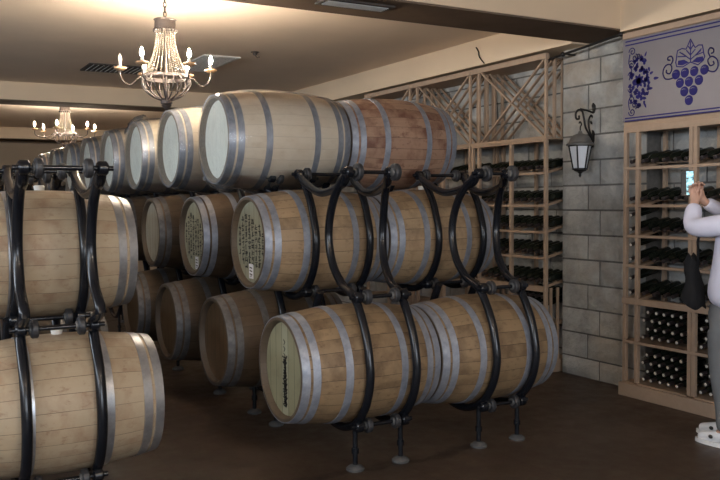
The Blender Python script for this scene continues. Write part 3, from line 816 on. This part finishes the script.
# ------------------------------------------------------------------ wall lantern, rod, cable
lt = empty('wall_lantern', (5.33, 5.29, H + .2), 'black iron wall lantern with pale glass on the stone pier', 'lantern')
def lp(name, b, mat, parent=None, smooth=30):
    o = finish(name, b, M[mat], parent or lt, smooth=smooth)
    o.location = -Vector(lt.location) if parent is None else (0, 0, 0); return o
lx, ly = 5.165, 5.282
N6 = 6
def hexring(z, r, rot=PI / 6): return [(lx + r * math.cos(2 * PI * k / N6 + rot), ly + r * math.sin(2 * PI * k / N6 + rot), z) for k in range(N6)]
zt, zb_, rt_, rb_ = H + .462, H + .262, .094, .056
b = BM(); T_, B_ = hexring(zt, rt_), hexring(zb_, rb_)
tv = [b.verts.new(p) for p in T_]; bv = [b.verts.new(p) for p in B_]
for k in range(6): b.faces.new((tv[k], tv[(k + 1) % 6], bv[(k + 1) % 6], bv[k]))
lp('glass_pane', b, 'lamp_glass', smooth=0)
b = BM()
for p, q in zip(hexring(zt, rt_ + .003), hexring(zb_, rb_ + .003)): tube(b, [p, q], .007, 6)
for z, r_ in ((zt, rt_ + .004), (zb_, rb_ + .004)):
    P = hexring(z, r_); tube(b, P + [P[0]], .008, 6)
lp('cage', b, 'wire_iron')
b = BM(); lathe(b, [(.118, zt + .002), (.120, zt + .014), (.095, zt + .030), (.085, zt + .062), (.060, zt + .088), (.022, zt + .104), (.012, zt + .125), (0, zt + .128)], 24, 'Z', (lx, ly, 0)); lathe(b, [(0, zt + .002), (.118, zt + .002)], 24, 'Z', (lx, ly, 0)); lp('cap', b, 'lamp_cap')
b = BM(); lathe(b, [(0, zb_ + .004), (.060, zb_ + .002), (.050, zb_ - .016), (.024, zb_ - .026), (.010, zb_ - .040), (.012, zb_ - .055), (0, zb_ - .075)], 18, 'Z', (lx, ly, 0)); lp('finial', b, 'wire_iron')
b = BM(); bar(b, (5.318, 5.285, H + .44), (5.318, 5.275, H + .80), .026, .012); lathe(b, [(0, -.03), (.018, -.02), (.022, 0), (.014, .02), (0, .034)], 12, 'Z', (5.318, 5.275, H + .81)); lp('wall_plate', b, 'wire_iron')
b = BM(); tube(b, [(5.318, 5.277, H + .745), (5.24, 5.28, H + .765), (5.165, 5.282, H + .775)], .008, 8)
def scr(pts, r_): tube(b, [(p[0], 5.281, H + p[1]) for p in pts], r_, 8, 5)
scr([(5.318, .50), (5.27, .56), (5.225, .62), (5.205, .70), (5.185, .755), (5.145, .765), (5.112, .735), (5.118, .690), (5.148, .690), (5.150, .718)], .009)
scr([(5.314, .52), (5.270, .60), (5.262, .68), (5.290, .725), (5.312, .69), (5.298, .655), (5.283, .675)], .008)
scr([(5.165, .590), (5.165, .62), (5.178, .645), (5.160, .665), (5.150, .650)], .006)
lp('scroll_bracket', b, 'wire_iron')

rd = empty('iron_rod', (5.25, 5.3, H + 1.3), 'thin black iron rod across the top of the stone pier', 'rod')
b = BM(); tube(b, [(5.19, 5.73, H + 1.255), (5.19, 4.84, H + 1.333)], .011, 10); o = finish('shaft', b, M['wire_iron'], rd); o.location = -Vector(rd.location)
for y, z, r_ in ((4.85, 1.332, .024), (5.52, 1.275, .022)):
    b = BM(); bmesh.ops.create_uvsphere(b, u_segments=14, v_segments=8, radius=r_, matrix=Matrix.Translation((5.19, y, H + z))); o = finish('knob', b, M['wire_iron'], rd); o.location = -Vector(rd.location)
b = BM(); tube(b, [(5.19, 5.5, H + 1.275), (5.325, 5.5, H + 1.275)], .008, 8); o = finish('bracket', b, M['wire_iron'], rd); o.location = -Vector(rd.location)
b = BM(); tube(b, [(5.112, 6.66, H + 1.515), (5.108, 6.62, H + 1.47), (5.108, 6.60, H + 1.41), (5.112, 6.53, H + 1.34)], .006, 8, 5)
tag(finish('cable', b, M['wire_iron']), 'short black cable dangling down the beige soffit above the lattice rack', 'cable')

# ------------------------------------------------------------------ ceiling fittings
def vent(x0, x1, y0, y1, z, n, along_x, label, dark=False, th=.003):
    e = empty('air_vent', ((x0 + x1) / 2, (y0 + y1) / 2, z), label, 'vent', None); lo = -Vector(e.location)
    b = BM(); t = .03
    for q in ((x0, x1, y0, y0 + t), (x0, x1, y1 - t, y1), (x0, x0 + t, y0 + t, y1 - t), (x1 - t, x1, y0 + t, y1 - t)): box(b, *q, z - .014, z - .001)
    finish('vent_frame', b, M['vent_dark' if dark else 'vent'], e, smooth=0).location = lo
    b = BM(); box(b, x0 + t, x1 - t, y0 + t, y1 - t, z - .004, z - .001); finish('backing', b, M['vent_dark'], e, smooth=0).location = lo
    for k in range(n):
        b = BM(); f = (k + .5) / n
        if along_x: y = y0 + t + (y1 - y0 - 2 * t) * f; bar(b, (x0 + t, y, z - .012), (x1 - t, y, z - .012), th, .018, (0, .6, .8))
        else: x = x0 + t + (x1 - x0 - 2 * t) * f; bar(b, (x, y0 + t, z - .012), (x, y1 - t, z - .012), th, .018, (.6, 0, .8))
        finish('louvre', b, M['vent'], e, smooth=0).location = lo
vent(2.02, 2.86, 9.72, 10.27, CZ, 14, False, 'long slotted ceiling vent to one side of the large chandelier', True)
vent(2.99, 3.40, 8.62, 9.72, CZ, 9, False, 'pale louvred ceiling vent nearest the wrapped corner barrel', th=.015)
vent(2.55, 3.08, 4.92, 5.10, BZ - .012, 5, True, 'dark slotted vent under the nearest ceiling beam', True)
sd = empty('smoke_detector', (3.42, 8.26, CZ), 'tiny dark sensor on the ceiling above the corner barrel', 'sensor')
b = BM(); lathe(b, [(0, -.035), (.02, -.033), (.028, -.012), (.045, -.006), (.045, -.001), (0, -.001)], 18, 'Z'); finish('base', b, M['ch_iron'], sd)
b = BM(); tube(b, [(0, 0, -.03), (.02, 0, -.055), (.05, 0, -.05)], .006, 8, 3); finish('hook', b, M['ch_iron'], sd)

# ------------------------------------------------------------------ chandeliers
def chandelier(x, y, ztop, rot, RA, label, off=()):
    """ztop: height of the crown above the floor"""
    e = empty('chandelier', (x, y, ztop - .62), label, 'chandelier', 'beaded chandeliers'); z0 = .62
    def part(name, b, mat, parent=None, smooth=40): return finish(name, b, M[mat], parent or e, smooth=smooth)
    # chain up to the ceiling
    b = BM(); zc = z0 + .02; top = CZ - (ztop - .62); k = 0
    while zc < top - .02:
        pts = [Vector((.011 * math.cos(t), 0, .024 * math.sin(t))) for t in [2 * PI * i / 10 for i in range(11)]]
        if k % 2: pts = [Vector((0, p.x, p.z)) for p in pts]
        tube(b, [p + Vector((0, 0, zc + .02)) for p in pts], .004, 6, caps=False); zc += .036; k += 1
    part('chain', b, 'ch_iron')
    b = BM(); lathe(b, [(0, top - .03), (.05, top - .025), (.06, top - .002), (0, top - .002)], 20); part('ceiling_rose', b, 'ch_iron')
    # crown
    b = BM(); lathe(b, [(.076, z0 - .075), (.080, z0 - .07), (.078, z0 - .01), (.086, z0), (.080, z0 + .004), (.074, z0 - .01), (.072, z0 - .07)], 32, close=True)
    for k in range(16):
        a = 2 * PI * k / 16; lathe(b, [(0, -.022), (.012, -.010), (.014, 0), (0, .012)], 8, 'Z', (.080 * math.cos(a), .080 * math.sin(a), z0 - .078))
    lathe(b, [(0, z0 - .004), (.078, z0 - .004)], 24); lathe(b, [(0, z0 + .03), (.012, z0 + .02), (.016, z0 - .004)], 12); part('crown', b, 'ch_iron')
    # bead strands flaring from the crown to the basket rim
    NS = 24
    for k in range(NS):
        a = 2 * PI * k / NS; b = BM(); n = 26
        for i in range(n):
            t = i / (n - 1); r = .070 + .105 * t ** 2.2; z = z0 - .085 - (.345) * t
            m = Matrix.Translation((r * math.cos(a), r * math.sin(a), z))
            bmesh.ops.create_icosphere(b, subdivisions=1, radius=.0054, matrix=m)
        part('bead_strand', b, 'bead', smooth=60)
    # basket
    zr = z0 - .44
    b = BM(); lathe(b, [(.172, zr - .012), (.180, zr), (.176, zr + .022), (.168, zr + .022), (.166, zr - .008)], 40, close=True); part('rim', b, 'ch_iron')
    for k in range(16):
        a = 2 * PI * k / 16; b = BM()
        P = [(.176, zr), (.182, zr - .04), (.160, zr - .09), (.110, zr - .135), (.055, zr - .16), (.034, zr - .168)]
        tube(b, [(r * math.cos(a), r * math.sin(a), z) for r, z in P], .0055, 6, 3); part('basket_rib', b, 'ch_iron')
    b = BM(); lathe(b, [(0, zr - .150), (.042, zr - .152), (.044, zr - .190), (.034, zr - .200), (.040, zr - .205), (.024, zr - .222), (.012, zr - .236), (0, zr - .244)], 20); part('finial', b, 'ch_iron')
    b = BM(); tube(b, [(0, 0, z0 - .02), (0, 0, zr - .155)], .009, 8); part('stem', b, 'ch_iron')
    for k in range(6):
        a = rot + 2 * PI * k / 6; ca, sa = math.cos(a), math.sin(a)
        b = BM(); P = [(.165, zr - .005), (.20, zr + .0), (.235, zr - .035), (.27 + (RA - .34) * .5, zr - .055), (RA - .022, zr - .030), (RA, zr + .02), (RA, zr + .055)]
        tube(b, [(r * ca, r * sa, z) for r, z in P], .0065, 8, 5); arm = part('arm', b, 'ch_iron')
        c0 = (RA * ca, RA * sa, 0)
        b = BM(); lathe(b, [(0, zr + .048), (.024, zr + .050), (.046, zr + .064), (.044, zr + .076), (.018, zr + .078), (0, zr + .078)], 18, 'Z', c0); finish('drip_cup', b, M['cup'], arm)
        b = BM(); lathe(b, [(0, zr + .076), (.010, zr + .076), (.010, zr + .116), (0, zr + .116)], 12, 'Z', c0); finish('candle', b, M['candle'], arm)
        b = BM(); lathe(b, [(0, zr + .114), (.010, zr + .120), (.0145, zr + .136), (.011, zr + .156), (.004, zr + .174), (0, zr + .180)], 12, 'Z', c0); finish('bulb', b, M['bulb_off' if k in off else 'bulb'], arm)
    return e
chandelier(1.86, 6.25, H + 1.385, -.289, .335, 'beaded chandelier hanging over the wrapped barrels, the larger in view', off=(3,))
chandelier(2.45, 13.7, H + 1.53, -.177 + PI / 12, .46, 'smaller-looking beaded chandelier far back beyond the second beam')
chandelier(1.6, -.10, H + 1.40, .3, .40, 'added unseen beaded chandelier over the camera side of the cellar')  # added out of view to light the barrel fronts
chandelier(-2.3, -.10, H + 1.40, .3, .40, 'added unseen beaded chandelier over the empty side of the cellar near the added windows')  # added out of view to light the barrel heads and even out the ceiling

# ------------------------------------------------------------------ the person photographing
def skin_obj(name, nodes, edges, mat, parent, sub=2, root=0, loc=None):
    me = bpy.data.meshes.new(name); me.from_pydata([n[0] for n in nodes], edges, [])
    o = bpy.data.objects.new(name + '_tmp', me); COL.objects.link(o)
    o.modifiers.new('skin', 'SKIN')
    for i, n in enumerate(nodes):
        r = n[1]; d = me.skin_vertices[0].data[i]; d.radius = (r, r) if isinstance(r, (int, float)) else r; d.use_root = (i == root)
    m = o.modifiers.new('sub', 'SUBSURF'); m.levels = sub; m.render_levels = sub
    dg = bpy.context.evaluated_depsgraph_get(); dg.update()
    m2 = bpy.data.meshes.new_from_object(o.evaluated_get(dg)); m2.name = name
    bpy.data.objects.remove(o)
    for p in m2.polygons: p.use_smooth = True
    m2.materials.clear(); m2.materials.append(mat)
    q = bpy.data.objects.new(name, m2); link(q, parent)
    if parent: q.location = -Vector(parent.location)
    return q
def pt(x, y, z): return (x, y, z + H)
pr = empty('person', (4.62, 3.36, 0), 'person in pale lavender shirt and grey trousers holding up a phone', 'person')
SHL, ELL, WRL = (4.42, 3.285, -.155), (4.41, 3.535, -.185), (4.51, 3.590, -.025)
SHR, ELR, WRR = (4.78, 3.36, -.150), (4.80, 3.52, -.125), (4.575, 3.590, -.010)
nodes = [(pt(4.61, 3.35, -.72), .095), (pt(4.60, 3.335, -.50), .10), (pt(4.60, 3.32, -.28), .11), (pt(4.60, 3.315, -.135), .085), (pt(4.60, 3.33, -.06), .055),
         (pt(4.60, 3.345, .02), .085), (pt(4.60, 3.35, .09), .092), (pt(4.60, 3.345, .145), .055)]
edges = [(0, 1), (1, 2), (2, 3), (3, 4), (4, 5), (5, 6), (6, 7)]
def chain(start, pts):
    i = start
    for p, r in pts:
        nodes.append((p, r)); edges.append((i, len(nodes) - 1)); i = len(nodes) - 1
    return i
wl = chain(3, [(pt(*SHL), .055), (pt(*ELL), .042), (pt(*WRL), .027)])
wr = chain(3, [(pt(*SHR), .055), (pt(*ELR), .042), (pt(*WRR), .027)])
for s, (x, y) in ((1, (4.58, 3.42)), (-1, (4.76, 3.54))):
    chain(0, [(pt(x - .02, y + .0, -.82), .075), (pt(x, y, -1.12), .058), (pt(x, y - .03, -1.46), .038), (pt(x - .01, y + .05, -1.54), .032), (pt(x - .02, y + .13, -1.55), .026)])
def hand(w, wrist, d, palm_side, flip):
    d = Vector(d).normalized(); s = Vector(palm_side).normalized(); nrm = d.cross(s).normalized() * flip; W = Vector(pt(*wrist))
    pc = chain(w, [(tuple(W + d * .045), .026)])
    for k, (o, l) in enumerate(((.026, .062), (.009, .070), (-.009, .066), (-.025, .052))):
        a = W + d * .075 + s * o
        chain(pc, [(tuple(a), .0115), (tuple(a + d * l * .45 + nrm * l * .15), .0095), (tuple(a + d * l * .60 + nrm * l * .50), .0088), (tuple(a + d * l * .50 + nrm * l * .85), .0080)])
    a = W + d * .030 + s * .030
    chain(pc, [(tuple(a), .013), (tuple(a + d * .028 + s * .014 + nrm * .012), .011), (tuple(a + d * .054 + s * .008 + nrm * .026), .0095)])
hand(wl, WRL, (.05, .12, 1), (.6, -.6, .1), -1)
hand(wr, WRR, (-.25, .15, 1), (-.7, .3, 0), 1)
body = skin_obj('body', nodes, edges, M['skin'], pr, 2)
# face details kept on the head
b = BM()
bmesh.ops.create_uvsphere(b, u_segments=20, v_segments=12, radius=1, matrix=Matrix.Translation(pt(4.60, 3.325, .075)) @ Matrix.Diagonal((.095, .105, .105, 1)))
hr = finish('hair', b, M['hair'], pr); hr.location = -Vector(pr.location)
b = BM(); tube(b, [pt(4.60, 3.44, .055), pt(4.60, 3.462, .025), pt(4.60, 3.445, .015)], [.008, .013, .010], 8); o = finish('nose', b, M['skin'], pr); o.location = -Vector(pr.location)
b = BM()
for s in (-1, 1): bmesh.ops.create_uvsphere(b, u_segments=10, v_segments=6, radius=.012, matrix=Matrix.Translation(pt(4.60 + s * .034, 3.432, .058)))
o = finish('eyes', b, M['hair'], pr); o.location = -Vector(pr.location)
# shirt
sh = [(pt(4.60, 3.395, -.72), (.180, .170)), (pt(4.60, 3.365, -.50), (.165, .135)), (pt(4.60, 3.335, -.30), (.165, .130)), (pt(4.60, 3.315, -.135), (.10, .085)), (pt(4.60, 3.325, -.085), .064),
      (pt(*SHL), .072), (pt(4.405, 3.43, -.178), .070), (pt(*ELL), .066), (pt(4.46, 3.565, -.105), .060), (pt(4.502, 3.585, -.030), .052),
      (pt(*SHR), .072), (pt(*ELR), .058), (pt(4.69, 3.555, -.070), .050), (pt(4.600, 3.585, -.022), .044)]
skin_obj('shirt', sh, [(0, 1), (1, 2), (2, 3), (3, 4), (3, 5), (5, 6), (6, 7), (7, 8), (8, 9), (3, 10), (10, 11), (11, 12), (12, 13)], M['shirt'], pr, 2)
tr = [(pt(4.61, 3.36, -.58), (.130, .120)), (pt(4.61, 3.35, -.74), (.14, .13))]
te = [(0, 1)]
for x, y in ((4.58, 3.42), (4.76, 3.54)):
    i = 1
    for p, r in ((pt(x - .02, y + .005, -.84), .096), (pt(x, y + .01, -1.10), .082), (pt(x, y - .025, -1.34), .068), (pt(x, y - .03, -1.49), .066)):
        tr.append((p, r)); te.append((i, len(tr) - 1)); i = len(tr) - 1
skin_obj('trousers', tr, te, M['trouser'], pr, 2)
for x, y in ((4.58, 3.42), (4.755, 3.55)):
    s_ = [(pt(x + .005, y - .075, -1.525), .040), (pt(x, y - .03, -1.505), .046), (pt(x - .012, y + .055, -1.528), .043), (pt(x - .022, y + .125, -1.538), .036), (pt(x - .028, y + .160, -1.542), .026)]
    so = skin_obj('shoe', s_, [(0, 1), (1, 2), (2, 3), (3, 4)], M['shoe'], pr, 2)
    b = BM(); n = 20
    ring = []
    for i in range(n):
        a = 2 * PI * i / n; ring.append((x - .010 + .046 * math.cos(a) * (1 - .12 * math.sin(a)) - .016 * math.sin(a), y + .043 + .140 * math.sin(a)))
    lo_ = [b.verts.new((p[0], p[1], .0)) for p in ring]; hi_ = [b.verts.new((p[0], p[1], .026)) for p in ring]
    b.faces.new(lo_[::-1]); b.faces.new(hi_)
    for i in range(n): b.faces.new((lo_[i], lo_[(i + 1) % n], hi_[(i + 1) % n], hi_[i]))
    o = finish('sole', b, M['sole'], so, smooth=40); o.location = (0, 0, 0); 
    b = BM(); bmesh.ops.create_uvsphere(b, u_segments=12, v_segments=6, radius=1, matrix=Matrix.Translation(pt(x - .055, y + .045, -1.520)) @ Matrix.Diagonal((.008, .016, .013, 1))); o = finish('side_mark', b, M['ink'], so)
# phone, upright in both hands, screen turned back to the holder
pm = Matrix.Translation(pt(4.500, 3.640, .100)) @ Matrix.Rotation(D(-42), 4, 'Z') @ Matrix.Rotation(D(-8), 4, 'X')
ph = empty('phone', (0, 0, 0), 'black phone with lit screen held up by the person', 'phone'); ph.matrix_world = pm
b = BM(); box(b, -.040, .040, -.004, .004, -.084, .084, .003); finish('case', b, M['phone'], ph, smooth=0)
b = BM(); box(b, -.036, .036, -.0052, -.0042, -.076, .078); finish('screen', b, M['screen'], ph, smooth=0)
# black bag hanging from the near arm
bg = empty('shoulder_bag', (4.42, 3.56, H - .65), 'black bag hanging beside the pale shirt, in front of the shelves', 'bag'); lo = -Vector(bg.location)
b = BM(); bmesh.ops.create_cube(b, size=1, matrix=Matrix.Translation(pt(4.50, 3.585, -.53)) @ Matrix.Diagonal((.15, .10, .30, 1)))
bmesh.ops.subdivide_edges(b, edges=b.edges[:], cuts=5, use_grid_fill=True)
c_ = Vector(pt(4.50, 3.585, -.53))
for v_ in b.verts:
    d_ = v_.co - c_; t_ = d_.z / .17
    f_ = .80 - .30 * t_ + .09 * math.sin(d_.z * 31 + d_.x * 17) - .15 * (abs(d_.x) / .075) ** 4 * (abs(d_.y) / .05) ** 4
    v_.co.x = c_.x + d_.x * f_; v_.co.y = c_.y + d_.y * f_ + .012 * math.sin(d_.z * 23); v_.co.z += .022 * math.sin(d_.y * 45) + .012 * math.sin(d_.x * 60)
finish('pouch', b, M['black_cloth'], bg, smooth=60).location = lo
b = BM(); tube(b, [pt(4.50, 3.555, -.39), pt(4.47, 3.53, -.32), pt(4.43, 3.50, -.26), pt(4.42, 3.47, -.22)], .008, 8, 4); finish('strap', b, M['black_cloth'], bg).location = lo

# parts of the racks and the sign were modelled in room coordinates: bring them under their roots
for o in list(bpy.data.objects):
    if o.parent and o.parent.parent is None and o.parent.type == 'EMPTY' and o.parent.name.split('.')[0] in ('wine_rack', 'grape_sign'):
        o.location = -Vector(o.parent.location)
# ------------------------------------------------------------------ light and camera
W = bpy.data.worlds.new('daylight'); S.world = W; W.use_nodes = True
W.node_tree.nodes['Background'].inputs[0].default_value = (.78, .88, 1, 1); W.node_tree.nodes['Background'].inputs[1].default_value = 12.0
def portal(name, c, w, h, m):
    a = bpy.data.lights.new(name, 'AREA'); a.shape = 'RECTANGLE'; a.size = w; a.size_y = h; a.cycles.is_portal = True
    o = bpy.data.objects.new(name, a); link(o); o.matrix_world = Matrix.Translation(c) @ Matrix(m).to_4x4()
portal('front_daylight', ((WX0 + WX1) / 2, Y0 - .1, (WZ0 + WZ1) / 2), WX1 - WX0, WZ1 - WZ0, ((1, 0, 0), (0, 0, -1), (0, 1, 0)))
portal('side_daylight', (X0 - .1, (LY0 + LY1) / 2, (LZ0 + LZ1) / 2), LY1 - LY0, LZ1 - LZ0, ((0, 0, -1), (-1, 0, 0), (0, 1, 0)))

cam = bpy.data.cameras.new('camera'); cam.sensor_width = 36; cam.lens = 830.71 / 720 * 36; cam.clip_start = .05; cam.clip_end = 100
co = bpy.data.objects.new('camera', cam); link(co)
r_ = Vector((.869942, -.493086, -.008215)); d_ = Vector((-.029999, -.036284, -.998891)); w_ = Vector((.492241, .869224, -.046357))
co.matrix_world = Matrix(((r_.x, -d_.x, -w_.x, 0), (r_.y, -d_.y, -w_.y, 0), (r_.z, -d_.z, -w_.z, H), (0, 0, 0, 1)))
S.camera = co
S.view_settings.view_transform = 'Standard'; S.view_settings.look = 'None'; S.view_settings.gamma = 1; S.view_settings.use_curve_mapping = False
S.view_settings.exposure = 0.45
S.cycles.max_bounces = 8; S.cycles.diffuse_bounces = 4; S.cycles.glossy_bounces = 3; S.cycles.transparent_max_bounces = 12
S.cycles.sample_clamp_indirect = 6; S.cycles.caustics_reflective = False; S.cycles.caustics_refractive = False
S.cycles.use_denoising = True
